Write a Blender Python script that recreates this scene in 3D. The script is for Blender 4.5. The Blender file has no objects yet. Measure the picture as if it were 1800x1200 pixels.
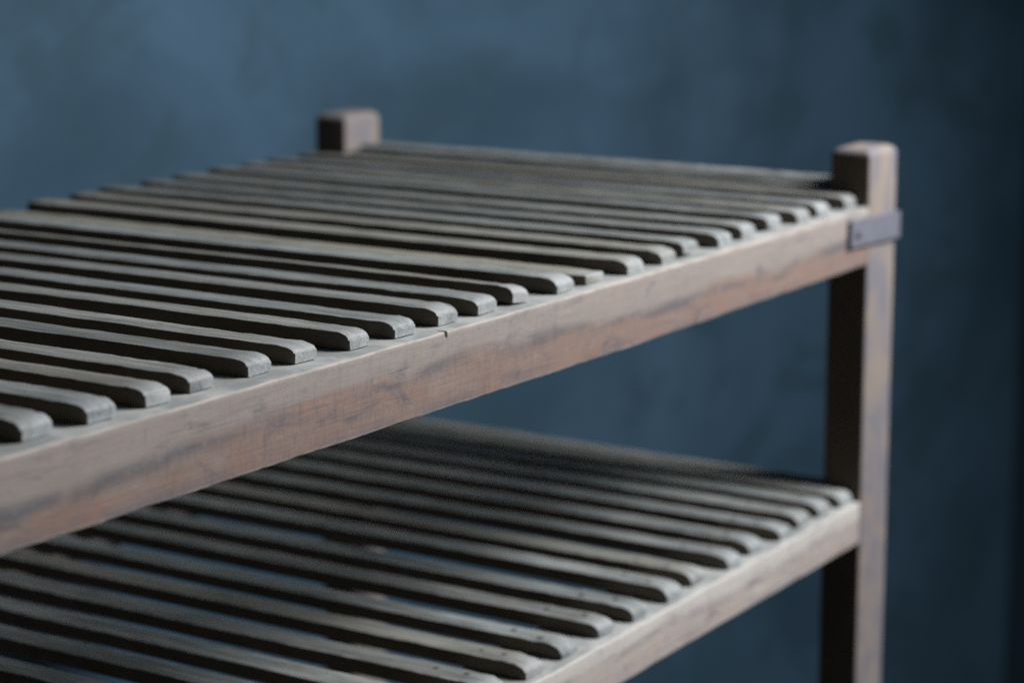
import bpy, bmesh, math, random
from mathutils import Vector, Matrix, noise

# ------------------------------------------------------------------ camera, world, lamps, exposure
sc = bpy.context.scene
COL = sc.collection
ZT = 1.26                                   # height of the top rail's upper face above the floor

cam_d = bpy.data.cameras.new('camera')
cam = bpy.data.objects.new('camera', cam_d)
COL.objects.link(cam)
right = Vector((0.54187413, -0.84045831, -0.00149857))
up = Vector((0.16401581, 0.10399788, 0.98096037))
fwd = Vector((0.82430045, 0.53180284, -0.19420222))
cam.matrix_world = Matrix(((right.x, up.x, -fwd.x, -2.24124),
                           (right.y, up.y, -fwd.y, -1.00889),
                           (right.z, up.z, -fwd.z, 0.34520 + ZT),
                           (0, 0, 0, 1)))
cam_d.sensor_width = 36.0
cam_d.lens = 4191.26 / 1800 * 36
cam_d.clip_start = 0.05
cam_d.clip_end = 60
cam_d.dof.use_dof = True
cam_d.dof.focus_distance = 1.74
cam_d.dof.aperture_fstop = 3.7
cam_d.dof.aperture_blades = 9
sc.camera = cam

world = bpy.data.worlds.new('World')
sc.world = world
world.use_nodes = True
wb = world.node_tree.nodes['Background']
wb.inputs['Color'].default_value = (0.55, 0.75, 1.0, 1)
wb.inputs['Strength'].default_value = 0.012


def area_lamp(name, loc, target, sx, sy, power, color):
    d = bpy.data.lights.new(name, 'AREA')
    d.shape = 'RECTANGLE'
    d.size = sx
    d.size_y = sy
    d.energy = power
    d.color = color
    o = bpy.data.objects.new(name, d)
    COL.objects.link(o)
    o.location = loc
    o.rotation_euler = (Vector(target) - Vector(loc)).to_track_quat('-Z', 'Y').to_euler()
    return o


# daylight from the window on the right, in front of the rack
area_lamp('window_light', (0.36, -1.05, ZT + 1.15), (-0.80, -0.37, ZT + 0.42), 0.85, 0.7, 92, (1.0, 0.99, 0.985))
# weaker frontal fill, added to brighten the right of the back wall
area_lamp('fill_light', (0.60, -2.80, ZT + 1.90), (0.6, 0.6, ZT - 0.2), 1.4, 1.0, 25, (0.82, 0.97, 1.0))

sc.view_settings.view_transform = 'Standard'
sc.view_settings.look = 'None'
sc.view_settings.exposure = 0.0
sc.view_settings.gamma = 1.0
sc.cycles.use_denoising = False             # the photograph is grainy
sc.cycles.use_adaptive_sampling = False

# ------------------------------------------------------------------ node helpers


class NT:
    def __init__(self, name):
        self.mat = bpy.data.materials.new(name)
        self.mat.use_nodes = True
        self.t = self.mat.node_tree
        self.bsdf = self.t.nodes['Principled BSDF']

    def n(self, kind, **kw):
        nd = self.t.nodes.new(kind)
        for k, v in kw.items():
            setattr(nd, k, v)
        return nd

    def link(self, a, b):
        self.t.links.new(a, b)

    def val(self, sock, v):
        if hasattr(v, 'links'):
            self.link(v, sock)
        else:
            sock.default_value = v

    def math(self, op, a, b=0.0, clamp=False):
        nd = self.n('ShaderNodeMath', operation=op, use_clamp=clamp)
        self.val(nd.inputs[0], a)
        self.val(nd.inputs[1], b)
        return nd.outputs[0]

    def mapr(self, v, a, b, c=0.0, d=1.0, smooth=True):
        nd = self.n('ShaderNodeMapRange', interpolation_type='SMOOTHSTEP' if smooth else 'LINEAR')
        self.val(nd.inputs[0], v)
        for i, x in enumerate((a, b, c, d)):
            self.val(nd.inputs[i + 1], x)
        return nd.outputs[0]

    def mix(self, f, a, b, mode='MIX'):
        nd = self.n('ShaderNodeMix', data_type='RGBA', blend_type=mode)
        self.val(nd.inputs[0], f)
        self.val(nd.inputs[6], a if hasattr(a, 'links') else (*a, 1))
        self.val(nd.inputs[7], b if hasattr(b, 'links') else (*b, 1))
        return nd.outputs[2]

    def coords(self, scale=(1, 1, 1), offset=None):
        tc = self.n('ShaderNodeTexCoord')
        mp = self.n('ShaderNodeMapping')
        mp.inputs['Scale'].default_value = scale
        self.link(tc.outputs['Object'], mp.inputs['Vector'])
        if offset is not None:
            self.link(offset, mp.inputs['Location'])
        return mp.outputs[0]

    def noise(self, vec, scale, detail=4.0, rough=0.55, dist=0.0):
        nd = self.n('ShaderNodeTexNoise')
        self.link(vec, nd.inputs['Vector'])
        nd.inputs['Scale'].default_value = scale
        nd.inputs['Detail'].default_value = detail
        nd.inputs['Roughness'].default_value = rough
        nd.inputs['Distortion'].default_value = dist
        return nd.outputs['Fac']

    def bump(self, h, strength, dist):
        nd = self.n('ShaderNodeBump')
        nd.inputs['Strength'].default_value = strength
        nd.inputs['Distance'].default_value = dist
        self.link(h, nd.inputs['Height'])
        self.link(nd.outputs[0], self.bsdf.inputs['Normal'])

    def rand_offset(self, amount=40.0):
        oi = self.n('ShaderNodeObjectInfo')
        cb = self.n('ShaderNodeCombineXYZ')
        for i, k in enumerate((1.0, 0.61, 0.37)):
            self.link(self.math('MULTIPLY', oi.outputs['Random'], amount * k), cb.inputs[i])
        return cb.outputs[0], oi.outputs['Random']

    def pos(self):
        tc = self.n('ShaderNodeTexCoord')
        sp = self.n('ShaderNodeSeparateXYZ')
        self.link(tc.outputs['Object'], sp.inputs[0])
        return sp.outputs


# ------------------------------------------------------------------ materials
def wood_rail(name, height, pale, tan, stain, band_z):
    """sawn board lying along X, object origin on its upper front edge"""
    m = NT(name)
    off, rnd = m.rand_offset(30)
    x, y, z = m.pos()
    fine = m.noise(m.coords((3.2, 70, 70), off), 6.0, 5, 0.6)
    streak = m.noise(m.coords((1.6, 14, 14), off), 4.0, 4, 0.6, 0.6)
    blot = m.noise(m.coords((1.0, 1.4, 1.6), off), 11.0, 4, 0.62, 0.4)
    blot2 = m.noise(m.coords((1.0, 1.0, 1.7), off), 27.0, 3, 0.6, 0.3)
    wob = m.noise(m.coords((1.0, 0.2, 0.2), off), 5.0, 3, 0.6)
    # wavy line between the greyed upper part and the redder lower part
    lim = m.math('ADD', m.math('MULTIPLY', m.math('SUBTRACT', wob, 0.5), height * 0.55), band_z)
    dz = m.math('SUBTRACT', z, lim)
    upper = m.mapr(m.math('ADD', dz, m.math('MULTIPLY', m.math('SUBTRACT', streak, 0.5), height * 0.35)), -height * 0.10, height * 0.08)
    base = m.mix(upper, tan, pale)
    base = m.mix(m.math('MULTIPLY', m.mapr(blot, 0.50, 0.72), 0.55), base, (pale[0] * 1.12, pale[1] * 1.1, pale[2] * 1.06))
    ored = m.math('MULTIPLY', m.mapr(blot2, 0.48, 0.70), m.math('SUBTRACT', 0.8, m.math('MULTIPLY', upper, 0.65)))
    base = m.mix(m.math('MULTIPLY', ored, 0.75), base, (tan[0] * 1.10, tan[1] * 0.95, tan[2] * 0.86))
    # dark streak that follows the line
    ad = m.math('ABSOLUTE', m.math('ADD', dz, height * 0.06))
    line = m.math('MULTIPLY', m.mapr(ad, 0.0, height * 0.17, 1.0, 0.0), m.mapr(m.math('ADD', m.math('MULTIPLY', blot, 0.6), m.math('MULTIPLY', streak, 0.5)), 0.46, 0.66))
    base = m.mix(m.math('MULTIPLY', line, 0.75), base, stain)
    # scattered blue grey stains
    st = m.mapr(m.noise(m.coords((1.0, 1, 2.6), off), 16.0, 5, 0.65, 0.8), 0.54, 0.74)
    base = m.mix(m.math('MULTIPLY', st, 0.75), base, stain)
    drag = m.mapr(m.noise(m.coords((9, 9, 1.6), off), 7.0, 4, 0.65, 0.5), 0.55, 0.72)
    base = m.mix(m.math('MULTIPLY', drag, 0.26), base, stain)
    lowst = m.math('MULTIPLY', m.mapr(z, -height * 1.0, -height * 0.80, 1.0, 0.0), m.mapr(blot, 0.40, 0.60))
    base = m.mix(m.math('MULTIPLY', lowst, 0.55), base, (stain[0] * 1.1, stain[1] * 1.15, stain[2] * 1.3))
    # saw marks across the board
    saw = m.noise(m.coords((44, 8.0, 7.0), off), 9.0, 4, 0.7, 0.5)
    sawm = m.math('MULTIPLY', m.mapr(saw, 0.46, 0.66), m.mapr(m.noise(m.coords((1, 1, 1), off), 5.0, 2, 0.5), 0.40, 0.60))
    sawm = m.math('MULTIPLY', sawm, m.math('SUBTRACT', 1.0, m.math('MULTIPLY', upper, 0.6)))
    base = m.mix(m.math('MULTIPLY', sawm, 0.30), base, (stain[0] * 0.8, stain[1] * 0.8, stain[2] * 0.85))
    base = m.mix(0.38, base, m.mix(fine, (0.55, 0.54, 0.53), (1.35, 1.36, 1.38)), 'MULTIPLY')
    speck = m.mapr(m.noise(m.coords((1, 1, 1), off), 1500.0, 2, 0.6), 0.34, 0.62)
    base = m.mix(0.5, base, m.mix(speck, (0.66, 0.64, 0.64), (1.2, 1.2, 1.2)), 'MULTIPLY')
    pore = m.mapr(m.noise(m.coords((2.4, 150, 150), off), 5.0, 4, 0.7, 0.2), 0.56, 0.70)
    base = m.mix(m.math('MULTIPLY', pore, 0.45), base, (stain[0] * 0.75, stain[1] * 0.72, stain[2] * 0.7))
    rub = m.mapr(m.noise(m.coords((10, 30, 30), off), 8.0, 5, 0.7), 0.55, 0.72)
    base = m.mix(m.math('MULTIPLY', rub, 0.35), base, (pale[0] * 1.35, pale[1] * 1.33, pale[2] * 1.3))
    # worn, paler arrises and a dusty grey upper face
    e1 = m.mapr(m.math('ABSOLUTE', z), 0.0008, 0.0030, 1.0, 0.0)
    e2 = m.mapr(m.math('ABSOLUTE', m.math('ADD', z, height)), 0.0008, 0.0028, 1.0, 0.0)
    wear = m.math('MULTIPLY', m.math('MAXIMUM', e1, e2), m.mapr(m.noise(m.coords((2, 2, 2), off), 22.0, 4, 0.6), 0.36, 0.60, 0.25, 1.0))
    base = m.mix(m.math('MULTIPLY', wear, 0.5), base, (0.42, 0.375, 0.35))
    gm = m.n('ShaderNodeNewGeometry')
    sp = m.n('ShaderNodeSeparateXYZ')
    m.link(gm.outputs['Normal'], sp.inputs[0])
    top = m.mapr(sp.outputs[2], 0.80, 0.96)
    dust = m.mix(m.mapr(blot2, 0.38, 0.66), (0.20, 0.213, 0.213), (0.32, 0.333, 0.33))
    base = m.mix(m.math('MULTIPLY', top, 0.92), base, dust)
    m.link(base, m.bsdf.inputs['Base Color'])
    m.bsdf.inputs['Roughness'].default_value = 0.72
    m.bsdf.inputs['Specular IOR Level'].default_value = 0.22
    h = m.math('ADD', m.math('MULTIPLY', fine, 0.6), m.math('ADD', m.math('MULTIPLY', saw, 0.45), m.math('MULTIPLY', speck, 0.25)))
    m.bump(h, 0.18, 0.0008)
    return m.mat


def wood_slat(name, dark, light, warm):
    """weathered lath lying along Y"""
    m = NT(name)
    off, rnd = m.rand_offset(50)
    fine = m.noise(m.coords((110, 4.5, 60), off), 4.0, 5, 0.62)
    mid = m.noise(m.coords((30, 2.6, 20), off), 3.0, 4, 0.6, 0.5)
    blot = m.noise(m.coords((1.5, 1, 1.5), off), 26.0, 4, 0.65)
    base = m.mix(m.mapr(m.math('ADD', m.math('MULTIPLY', fine, 0.55), m.math('MULTIPLY', mid, 0.5)), 0.36, 0.70), dark, light)
    base = m.mix(m.math('MULTIPLY', m.mapr(blot, 0.52, 0.72), 0.45), base, warm)
    at = m.n('ShaderNodeAttribute', attribute_type='OBJECT', attribute_name='warmth')
    base = m.mix(m.math('MULTIPLY', at.outputs['Fac'], 0.8), base, warm)
    base = m.mix(1.0, base, m.mix(rnd, (0.80, 0.80, 0.80), (1.16, 1.16, 1.16)), 'MULTIPLY')
    # long grey and dark smears, worn paler arrises
    smear = m.noise(m.coords((34, 3.4, 8), off), 4.0, 4, 0.6, 0.7)
    base = m.mix(m.math('MULTIPLY', m.mapr(smear, 0.50, 0.66), 0.6), base, (0.085, 0.09, 0.09))
    px = m.pos()
    edge = m.mapr(m.math('ABSOLUTE', px[0]), 0.0098, 0.0128)
    edge = m.math('MULTIPLY', edge, m.mapr(m.noise(m.coords((1, 1, 1), off), 48.0, 4, 0.65), 0.42, 0.62))
    base = m.mix(m.math('MULTIPLY', edge, 0.6), base, (0.29, 0.30, 0.295))
    tip = m.math('MULTIPLY', m.mapr(px[1], 0.0, 0.034, 1.0, 0.0), m.mapr(blot, 0.34, 0.60, 0.35, 1.0))
    base = m.mix(m.math('MULTIPLY', tip, 0.65), base, (0.32, 0.34, 0.355))
    spots = m.mapr(m.noise(m.coords((2.2, 0.8, 1.5), off), 80.0, 4, 0.65), 0.61, 0.70)
    base = m.mix(m.math('MULTIPLY', spots, 0.55), base, (0.06, 0.06, 0.065))
    cr = m.mapr(m.noise(m.coords((160, 5, 5), off), 3.0, 3, 0.7), 0.70, 0.78)
    base = m.mix(m.math('MULTIPLY', cr, 0.5), base, (0.05, 0.047, 0.045))
    speck = m.mapr(m.noise(m.coords((1, 1, 1), off), 700.0, 2, 0.6), 0.34, 0.62)
    base = m.mix(0.38, base, m.mix(speck, (0.62, 0.62, 0.62), (1.22, 1.22, 1.22)), 'MULTIPLY')
    # darker brown on the flanks, grey kept on the other faces
    gm = m.n('ShaderNodeNewGeometry')
    sp = m.n('ShaderNodeSeparateXYZ')
    m.link(gm.outputs['Normal'], sp.inputs[0])
    flank = m.mapr(m.math('ADD', m.math('ABSOLUTE', sp.outputs[0]), m.math('MULTIPLY', m.math('SUBTRACT', blot, 0.5), 0.5)), 0.72, 0.96)
    base = m.mix(m.math('MULTIPLY', flank, 0.85), base, m.mix(mid, (0.075, 0.058, 0.038), (0.15, 0.115, 0.08)))
    m.link(base, m.bsdf.inputs['Base Color'])
    m.bsdf.inputs['Roughness'].default_value = 0.66
    m.bsdf.inputs['Specular IOR Level'].default_value = 0.25
    h = m.math('ADD', m.math('MULTIPLY', fine, 0.8), m.math('ADD', m.math('MULTIPLY', speck, 0.2), m.math('MULTIPLY', cr, -0.9)))
    m.bump(h, 0.4, 0.001)
    return m.mat


def wood_post(name):
    m = NT(name)
    off, rnd = m.rand_offset(20)
    fine = m.noise(m.coords((60, 60, 5), off), 6.0, 5, 0.6)
    blot = m.noise(m.coords((6, 6, 3.2), off), 4.5, 4, 0.6, 0.5)
    blot2 = m.noise(m.coords((9, 9, 5), off), 5.5, 4, 0.6, 0.6)
    base = m.mix(m.mapr(blot, 0.38, 0.62), (0.155, 0.147, 0.166), (0.222, 0.187, 0.162))
    base = m.mix(m.math('MULTIPLY', m.mapr(blot2, 0.52, 0.74), 0.55), base, (0.145, 0.125, 0.15))
    base = m.mix(0.5, base, m.mix(fine, (0.6, 0.59, 0.58), (1.3, 1.3, 1.32)), 'MULTIPLY')
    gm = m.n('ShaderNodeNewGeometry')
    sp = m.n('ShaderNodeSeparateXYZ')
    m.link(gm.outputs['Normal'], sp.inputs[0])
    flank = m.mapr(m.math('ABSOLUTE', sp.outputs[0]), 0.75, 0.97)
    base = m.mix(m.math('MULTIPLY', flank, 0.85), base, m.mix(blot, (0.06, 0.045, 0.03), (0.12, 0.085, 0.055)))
    m.link(base, m.bsdf.inputs['Base Color'])
    m.bsdf.inputs['Roughness'].default_value = 0.7
    m.bsdf.inputs['Specular IOR Level'].default_value = 0.22
    m.bump(fine, 0.3, 0.001)
    return m.mat


def plaster(name, a, b, c):
    m = NT(name)
    v = m.coords()
    big = m.noise(v, 1.7, 5, 0.6, 0.5)
    mid = m.noise(v, 5.0, 5, 0.6, 0.6)
    fine = m.noise(v, 60.0, 4, 0.6)
    base = m.mix(m.mapr(big, 0.34, 0.66), a, b)
    base = m.mix(m.math('MULTIPLY', m.mapr(mid, 0.48, 0.64), 0.7), base, c)
    base = m.mix(0.3, base, m.mix(fine, (0.75, 0.75, 0.75), (1.2, 1.2, 1.2)), 'MULTIPLY')
    m.link(base, m.bsdf.inputs['Base Color'])
    m.bsdf.inputs['Roughness'].default_value = 0.85
    m.bsdf.inputs['Specular IOR Level'].default_value = 0.2
    m.bump(m.math('ADD', m.math('MULTIPLY', mid, 0.8), m.math('MULTIPLY', fine, 0.2)), 0.25, 0.01)
    return m.mat


def metal(name, base, rough, rust=0.3):
    m = NT(name)
    v = m.coords()
    n1 = m.noise(v, 60.0, 4, 0.6)
    n2 = m.noise(v, 220.0, 3, 0.6)
    col = m.mix(m.math('MULTIPLY', m.mapr(n1, 0.46, 0.66), rust), base, (0.17, 0.14, 0.15))
    worn = m.mapr(m.noise(v, 38.0, 5, 0.7, 0.5), 0.52, 0.68)
    col = m.mix(m.math('MULTIPLY', worn, 0.5), col, (base[0] * 1.7, base[1] * 1.7, base[2] * 1.65))
    col = m.mix(0.3, col, m.mix(n2, (0.7, 0.7, 0.7), (1.25, 1.25, 1.25)), 'MULTIPLY')
    m.link(col, m.bsdf.inputs['Base Color'])
    m.bsdf.inputs['Metallic'].default_value = 0.35
    m.bsdf.inputs['Roughness'].default_value = rough
    m.bump(n2, 0.2, 0.0006)
    return m.mat


M_RAIL = wood_rail('top_rail_wood', 0.060, (0.248, 0.217, 0.201), (0.224, 0.161, 0.139), (0.088, 0.092, 0.108), -0.027)
M_RAIL2 = wood_rail('lower_rail_wood', 0.045, (0.44, 0.415, 0.39), (0.38, 0.335, 0.31), (0.165, 0.15, 0.17), -0.020)
M_SLAT = wood_slat('slat_wood', (0.070, 0.077, 0.074), (0.232, 0.250, 0.254), (0.188, 0.174, 0.138))
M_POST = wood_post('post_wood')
M_STRAP = metal('strap_metal', (0.165, 0.172, 0.215), 0.55)
M_NAIL = metal('nail_metal', (0.06, 0.058, 0.062), 0.6, 0.2)
M_WALL = plaster('wall_plaster', (0.029, 0.063, 0.098), (0.052, 0.103, 0.161), (0.031, 0.064, 0.091))
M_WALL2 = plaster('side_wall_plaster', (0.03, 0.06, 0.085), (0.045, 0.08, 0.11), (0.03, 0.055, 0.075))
M_FLOOR = plaster('floor_concrete', (0.10, 0.11, 0.12), (0.14, 0.15, 0.16), (0.08, 0.085, 0.09))

# ------------------------------------------------------------------ mesh helpers
random.seed(11)


def link_mesh(name, verts, faces, mat, parent=None, loc=(0, 0, 0), smooth=True, sharp=None):
    me = bpy.data.meshes.new(name)
    me.from_pydata(verts, [], faces)
    bm = bmesh.new()
    bm.from_mesh(me)
    bmesh.ops.recalc_face_normals(bm, faces=bm.faces)
    bm.to_mesh(me)
    bm.free()
    me.materials.append(mat)
    for p in me.polygons:
        p.use_smooth = smooth
    if smooth and sharp:
        me.set_sharp_from_angle(angle=math.radians(sharp))
    o = bpy.data.objects.new(name, me)
    COL.objects.link(o)
    o.location = loc
    if parent is not None:
        o.parent = parent
    return o


def ring_rect(a0, a1, b0, b1, r, seg=3):
    """rounded rectangle in (a, b), counter-clockwise"""
    pts = []
    r = min(r, (a1 - a0) * 0.49, (b1 - b0) * 0.49)
    for ca, cb, st in ((a1 - r, b1 - r, 0), (a0 + r, b1 - r, 90), (a0 + r, b0 + r, 180), (a1 - r, b0 + r, 270)):
        for k in range(seg + 1):
            t = math.radians(st + 90 * k / seg)
            pts.append((ca + r * math.cos(t), cb + r * math.sin(t)))
    return pts


def loft(rings):
    """faces between equal-sized rings, capped"""
    n = len(rings[0])
    verts = [p for r in rings for p in r]
    faces = []
    for i in range(len(rings) - 1):
        for k in range(n):
            a, b = i * n + k, i * n + (k + 1) % n
            faces.append((a, b, b + n, a + n))
    faces.append(tuple(range(n - 1, -1, -1)))
    faces.append(tuple(range((len(rings) - 1) * n, len(rings) * n)))
    return verts, faces


def board_x(name, x0, x1, depth, height, mat, parent, loc, r=0.0016, step=0.006, seed=0.0, chip=None, tilt=0.0, jitter=0.0006, lift=0.0):
    """board along X; local origin at upper front edge, front face y = 0, top z = 0; edges slightly uneven"""
    n = max(2, int((x1 - x0) / step))
    xs = [x0 + (x1 - x0) * i / n for i in range(n + 1)]
    if chip is not None:
        xs += [chip + d * 0.0003 for d in range(-12, 13)]
        xs = sorted(set(xs))
    ring = ring_rect(0, depth, -height, 0, r, 3)
    ring[4:8] = [(0.008, 0.0)] + ring[4:8] + [(0.0, -0.0050), (0.0, -0.0062)]   # lets a chip be pressed into the edge only
    rings = []
    for x in xs:
        rr = []
        for (y, z) in ring:
            j1 = noise.noise(Vector((x * 22 + seed, y * 30, z * 30))) * jitter
            j2 = noise.noise(Vector((x * 150 + seed, y * 60 + 5, z * 60))) * jitter * 0.7
            yy, zz = y, z
            if y < depth * 0.3:
                yy += abs(j2) * 0.6 + j1 * 0.4
            zz += j1 + j2
            if chip is not None and abs(x - chip) < 0.0019 and z > -0.0040 and y < 0.0075:
                t = 1 - abs(x - chip) / 0.0019
                yy += 0.0042 * t
                zz -= 0.0024 * t
            rr.append((x, yy, zz + tilt * x + lift * max(0.0, (x + 0.5) / 0.5)))
        rings.append(rr)
    v, f = loft(rings)
    return link_mesh(name, v, f, mat, parent, loc, True, 40)


def board_y(name, y0, y1, width, height, mat, parent, loc, r=0.002):
    n = 40
    ring = ring_rect(0, width, -height, 0, r, 3)
    rings = []
    for i in range(n + 1):
        y = y0 + (y1 - y0) * i / n
        rings.append([(a, y, b + noise.noise(Vector((a * 20, y * 15, b * 20))) * 0.0007) for a, b in ring])
    v, f = loft(rings)
    return link_mesh(name, v, f, mat, parent, loc, True, 40)


def post(name, width, depth, z_bot, z_top, parent, loc, rt=0.009):
    """square post, rounded over at its top; local origin at its foot"""
    H = z_top - z_bot
    rings = []
    zs = [0.0, 0.004] + [H * k / 12 for k in range(1, 12)] + [H - rt]
    for z in zs:
        g = 0.002 if z == 0 else 0
        w = noise.noise(Vector((z * 6, width, depth))) * 0.0006
        rings.append([(a + w, b, z) for a, b in ring_rect(g, width - g, g, depth - g, 0.003)])
    for k in range(1, 7):
        t = math.radians(90 * k / 6)
        ins = rt * (1 - math.cos(t))
        rings.append([(a, b, H - rt + rt * math.sin(t)) for a, b in ring_rect(ins, width - ins, ins, depth - ins, 0.003 + ins * 0.4)])
    v, f = loft(rings)
    return link_mesh(name, v, f, M_POST, parent, loc, True, 50)


def slat_mesh(w, t, length, nose, lip, rr, seed, square=False):
    """lath along +Y, local origin under the middle of its front end; rounded-over front end"""
    ys = [0.0, 0.0005, 0.0013]
    k = 9
    for i in range(1, k + 1):
        ys.append(0.0013 + nose * (1 - math.cos(math.radians(90 * i / k))) * 1.0)
    s = ys[-1]
    while s < 0.09:
        s += 0.008
        ys.append(s)
    m = 26
    s0 = ys[-1]
    for i in range(1, m + 1):
        ys.append(s0 + (length - 0.002 - s0) * i / m)
    ys.append(length)
    rings = []
    for y in ys:
        if y < nose + 0.0013 and not square:
            q = max(0.0, min(1.0, (nose + 0.0013 - y) / nose))
            top = t * (lip + (1 - lip) * math.sqrt(max(0.0, 1 - q ** 2.3)))
        elif square and y < 0.004:
            top = t * (0.88 + 0.12 * math.sqrt(y / 0.004))
        else:
            top = t
        g = 0.0
        if y == 0:
            g = 0.0005
        elif y < 0.0006:
            g = 0.0001
        elif y == length:
            g = 0.001
        wn = 1 + 0.045 * noise.noise(Vector((y * 7, seed, 3.3)))
        bow = 0.0010 * noise.noise(Vector((y * 2.5, seed, 8.1)))
        sway = 0.0016 * noise.noise(Vector((y * 2.0, seed, 1.7)))
        hw = w * 0.5 * wn
        ring = ring_rect(-hw + g, hw - g, g * 0.6, top - g * 0.8, rr, 3)
        out = []
        for a, b in ring:
            e = noise.noise(Vector((y * 160, a * 90 + seed, b * 120))) * 0.00030 + noise.noise(Vector((y * 45, a * 50 + seed, b * 60))) * 0.00035
            if y < 0.03:
                e *= 1.8
            out.append((a + sway + e, y + (e * 1.5 if y < 0.02 else 0), b + (bow if y > 0.04 else bow * y / 0.04) + (e if b > 0.002 else 0)))
        rings.append(out)
    return loft(rings)


NAIL_ME = None


def nail(parent, y, z, x):
    global NAIL_ME
    if NAIL_ME is None:
        rings = []
        for r, h in ((0.0030, -0.002), (0.0030, 0.0001), (0.0024, 0.0004), (0.0008, 0.0005)):
            rings.append([(r * math.cos(k * math.pi / 5), r * math.sin(k * math.pi / 5), h) for k in range(10)])
        v, f = loft(rings)
        o = link_mesh('nail', v, f, M_NAIL, parent, (x, y, z), True, 50)
        NAIL_ME = o.data
        return o
    o = bpy.data.objects.new('nail', NAIL_ME)
    COL.objects.link(o)
    o.parent = parent
    o.location = (x, y, z)
    return o


def box(name, x0, x1, y0, y1, z0, z1, mat, kind=None):
    bm = bmesh.new()
    bmesh.ops.create_cube(bm, size=1)
    for v in bm.verts:
        v.co = Vector(((x0 + x1) / 2 + v.co.x * (x1 - x0), (y0 + y1) / 2 + v.co.y * (y1 - y0), (z0 + z1) / 2 + v.co.z * (z1 - z0)))
    me = bpy.data.meshes.new(name)
    bm.to_mesh(me)
    bm.free()
    me.materials.append(mat)
    o = bpy.data.objects.new(name, me)
    COL.objects.link(o)
    if kind:
        o['kind'] = kind
    return o


# ------------------------------------------------------------------ setting: floor and the corner of the room
WA = math.radians(-15)                      # back wall's direction
cor = Vector((1.96, 0.572))                  # corner, plan view
floor = box('floor', -3.2, 3.0, -3.2, 3.2, -0.10, 0.0, M_FLOOR, 'structure')
wall = box('wall_back', -4.6, 0.0, 0.0, 0.15, 0.0, 3.0, M_WALL, 'structure')
wall.location = (cor.x, cor.y, 0)
wall.rotation_euler = (0, 0, WA)
wall2 = box('wall_right', 0.0, 0.15, -2.6, 0.15, 0.0, 3.0, M_WALL2, 'structure')
wall2.location = (cor.x, cor.y, 0)
wall2.rotation_euler = (0, 0, WA)

# ------------------------------------------------------------------ the rack
LIFT = 0.004                                # the top rails rise a little towards the right end
XL = -1.80                                  # left end of the rails
PW, PD = 0.068, 0.045                       # post section
YB = 0.669                                  # front of the back posts
rack = bpy.data.objects.new('slatted_rack', None)
COL.objects.link(rack)
rack.location = (0, 0, 0)
rack['label'] = 'worn grey brown wooden slatted shelving rack standing before a dark blue plaster wall'
rack['category'] = 'rack'

# posts
for px in (0.0, XL - PW):
    for py in (0.0, YB):
        top = 0.063 if py == 0 else 0.0625
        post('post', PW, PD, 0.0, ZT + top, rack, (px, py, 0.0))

# rails along the front and the back, end rails between the posts
board_x('front_rail', XL, -0.0005, 0.072, 0.060, M_RAIL, rack, (0, 0, ZT), seed=3.1, chip=-0.770, lift=LIFT)
board_x('back_rail', XL, -0.0005, 0.044, 0.060, M_RAIL, rack, (0, YB, ZT), seed=9.4, lift=LIFT)
LT = 0.0152
ZLOW = ZT - 0.309
board_x('front_rail', XL, -0.0005, 0.074, 0.045, M_RAIL2, rack, (0, 0.001, ZLOW), seed=5.7, tilt=LT)
board_x('back_rail', XL, -0.0005, 0.042, 0.045, M_POST, rack, (0, YB, ZLOW), seed=6.6, tilt=LT)
for ex in (0.029, XL - PW + 0.016):
    board_y('end_rail', PD - 0.001, YB + 0.001, 0.036, 0.105, M_SLAT, rack, (ex, 0, ZT + 0.0250))
    zo = 0 if ex > 0 else LT * XL
    board_y('end_rail', PD - 0.001, YB + 0.001, 0.036, 0.050, M_SLAT, rack, (ex, 0, ZLOW - 0.012 + zo))

# top shelf slats: left flank of each at the front rail, width, set-back of the end, quirks
top_x = [-1.2069, -1.1512, -1.0941, -1.0463, -0.9843, -0.9326, -0.8713, -0.8172, -0.7595, -0.7051, -0.6540,
         -0.5898, -0.5398, -0.4775, -0.4185, -0.3740, -0.3070, -0.2560, -0.1990, -0.1420, -0.0925, -0.0310]
top_w = [.0276, .0276, .0247, .0258, .0255, .0262, .0240, .0274, .0264, .0274, .0235,
         .0274, .0285, .0275, .0262, .0285, .0268, .0280, .0280, .0275, .0275, .0265]
set_b = [.0170, .0150, .0155, .0195, .0190, .0190, .0155, .0140, .0145, .0140, .0140,
         .0125, .0135, .0100, .0095, .0120, .0120, .0140, .0150, .0120, .0140, .0130]


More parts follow.
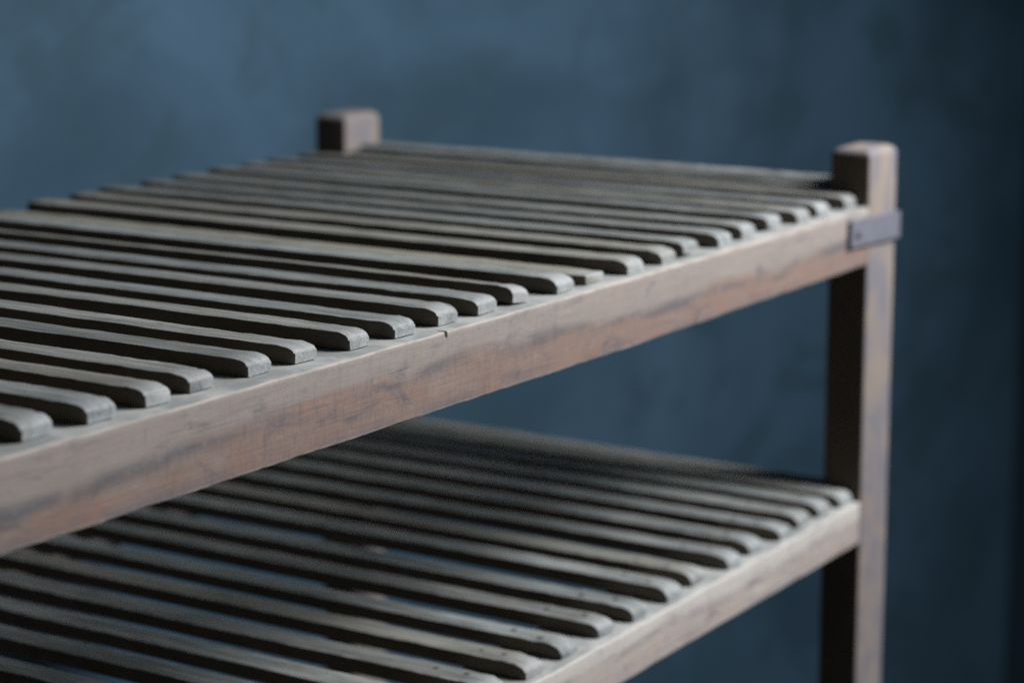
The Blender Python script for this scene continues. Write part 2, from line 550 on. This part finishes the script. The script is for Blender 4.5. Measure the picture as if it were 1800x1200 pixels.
def add_slat(xl, w, sb, zrail, idx, lower=False):
    rs = random.Random(idx * 7 + (500 if lower else 0))
    t = 0.0125 + rs.uniform(-0.0006, 0.0006)
    nose = rs.uniform(0.013, 0.021)
    lip = rs.uniform(0.54, 0.68)
    square = False
    roll = rs.uniform(-0.8, 0.8)
    dz = 0.0
    yaw = rs.uniform(-0.12, 0.12)
    if not lower and idx == 12:
        square, t = True, 0.0082
    if not lower and idx == 10:
        roll, dz = 7.0, 0.0006
    if not lower and idx in (18, 15):
        dz, t = 0.0035, 0.0105
    if lower:
        nose, lip = rs.uniform(0.015, 0.023), rs.uniform(0.42, 0.58)
    length = (0.714 if xl < 0 else YB - 0.004) - sb + (rs.uniform(-0.005, 0.006) if xl < 0 else 0)
    v, f = slat_mesh(w, t, length, nose, lip, 0.0009, idx * 3.7 + (90 if lower else 0), square)
    o = link_mesh('slat', v, f, M_SLAT, rack, (xl + w / 2, sb, zrail + 0.0006 + dz), True, 42)
    o.rotation_euler = (0, math.radians(roll), math.radians(yaw))
    o['warmth'] = 1.0 if (idx == 12 and not lower) else rs.choice((0.0, 0.05, 0.1, 0.2, 0.35, 0.6))
    if idx == 11 and not lower:
        o['warmth'] = 0.0
    ys = (0.028, 0.060) if lower else ()
    for yy in ys:
        nail(o, yy + rs.uniform(-0.006, 0.006), t + 0.0001, rs.uniform(-0.005, 0.005))
    nail(o, length - 0.024, t + 0.0001, rs.uniform(-0.004, 0.004))
    return o


xs = list(top_x)
ws = list(top_w)
sbs = list(set_b)
while xs[0] > XL + 0.06:
    xs.insert(0, xs[0] - random.uniform(0.053, 0.060))
    ws.insert(0, random.uniform(0.025, 0.028))
    sbs.insert(0, random.uniform(0.017, 0.024))
n_extra = len(xs) - len(top_x)
for i, (a, w, s) in enumerate(zip(xs, ws, sbs)):
    add_slat(a, w, s, ZT + LIFT * max(0.0, (a + 0.5) / 0.5), i - n_extra)
# one more lath lies between the posts, against the end rail
add_slat(0.0015, 0.0245, PD + 0.004, ZT + LIFT + 0.004, 22)

# lower shelf slats: right flank of each at its front end
low_r = [-0.006, -0.0500, -0.0950, -0.1460, -0.2040, -0.2566, -0.3204, -0.3737, -0.4385, -0.4933, -0.5572, -0.6154]
while low_r[-1] > XL + 0.07:
    low_r.append(low_r[-1] - random.uniform(0.055, 0.062))
for i, xr in enumerate(low_r):
    w = random.uniform(0.0255, 0.0285)
    add_slat(xr - w, w, random.uniform(0.008, 0.013), ZLOW + LT * xr, i, True)
add_slat(0.0015, 0.0245, PD + 0.004, ZLOW, 60, True)

# metal strap bent round the corner of the front post
strap_t = 0.0028
path = [(-0.0515, -0.0003), (-0.0515, -0.0031), (-0.046, -0.0042)]
outer = [(-0.0515, -0.0008), (-0.0505, -0.0046), (-0.0465, -0.0040), (-0.030, -0.0034), (0.0, -0.0034), (0.066, -0.0040)]
for k in range(0, 7):
    t = math.radians(-90 + 90 * k / 6)
    outer.append((0.070 + 0.0055 * math.cos(t), 0.0015 + 0.0055 * math.sin(t)))
outer += [(0.0755, 0.03), (0.0755, 0.11)]
inner = [(-0.0500, -0.0006), (-0.0492, -0.0018), (-0.0465, -0.0014), (-0.030, -0.0008), (0.0, -0.0008), (0.066, -0.0014)]
for k in range(0, 7):
    t = math.radians(-90 + 90 * k / 6)
    inner.append((0.070 + 0.0029 * math.cos(t), 0.0015 + 0.0029 * math.sin(t)))
inner += [(0.0729, 0.03), (0.0729, 0.11)]
rings = []
for (ox, oy), (ix, iy) in zip(outer, inner):
    za, zb = -0.0320, -0.0045
    s = -0.0300 * (ox + 0.05) if ox < 0.0755 else -0.00376
    s = max(s, -0.0042)
    rings.append([(ox, oy, za + s), (ox, oy, zb + s), (ix, iy, zb + s), (ix, iy, za + s)])
v, f = loft(rings)
strap = link_mesh('strap', v, f, M_STRAP, rack, (0, 0, ZT), True, 35)
strap['label'] = 'blue grey metal strap round the corner of the post'
for sx in (-0.034,):
    rr = []
    for r, h in ((0.0040, -0.0030), (0.0040, -0.0050), (0.0028, -0.0060), (0.0008, -0.0062)):
        rr.append([(r * math.cos(k * math.pi / 6), h, r * math.sin(k * math.pi / 6)) for k in range(12)])
    v, f = loft(rr)
    link_mesh('screw', v, f, M_NAIL, strap, (sx, 0, -0.0195), True, 40)
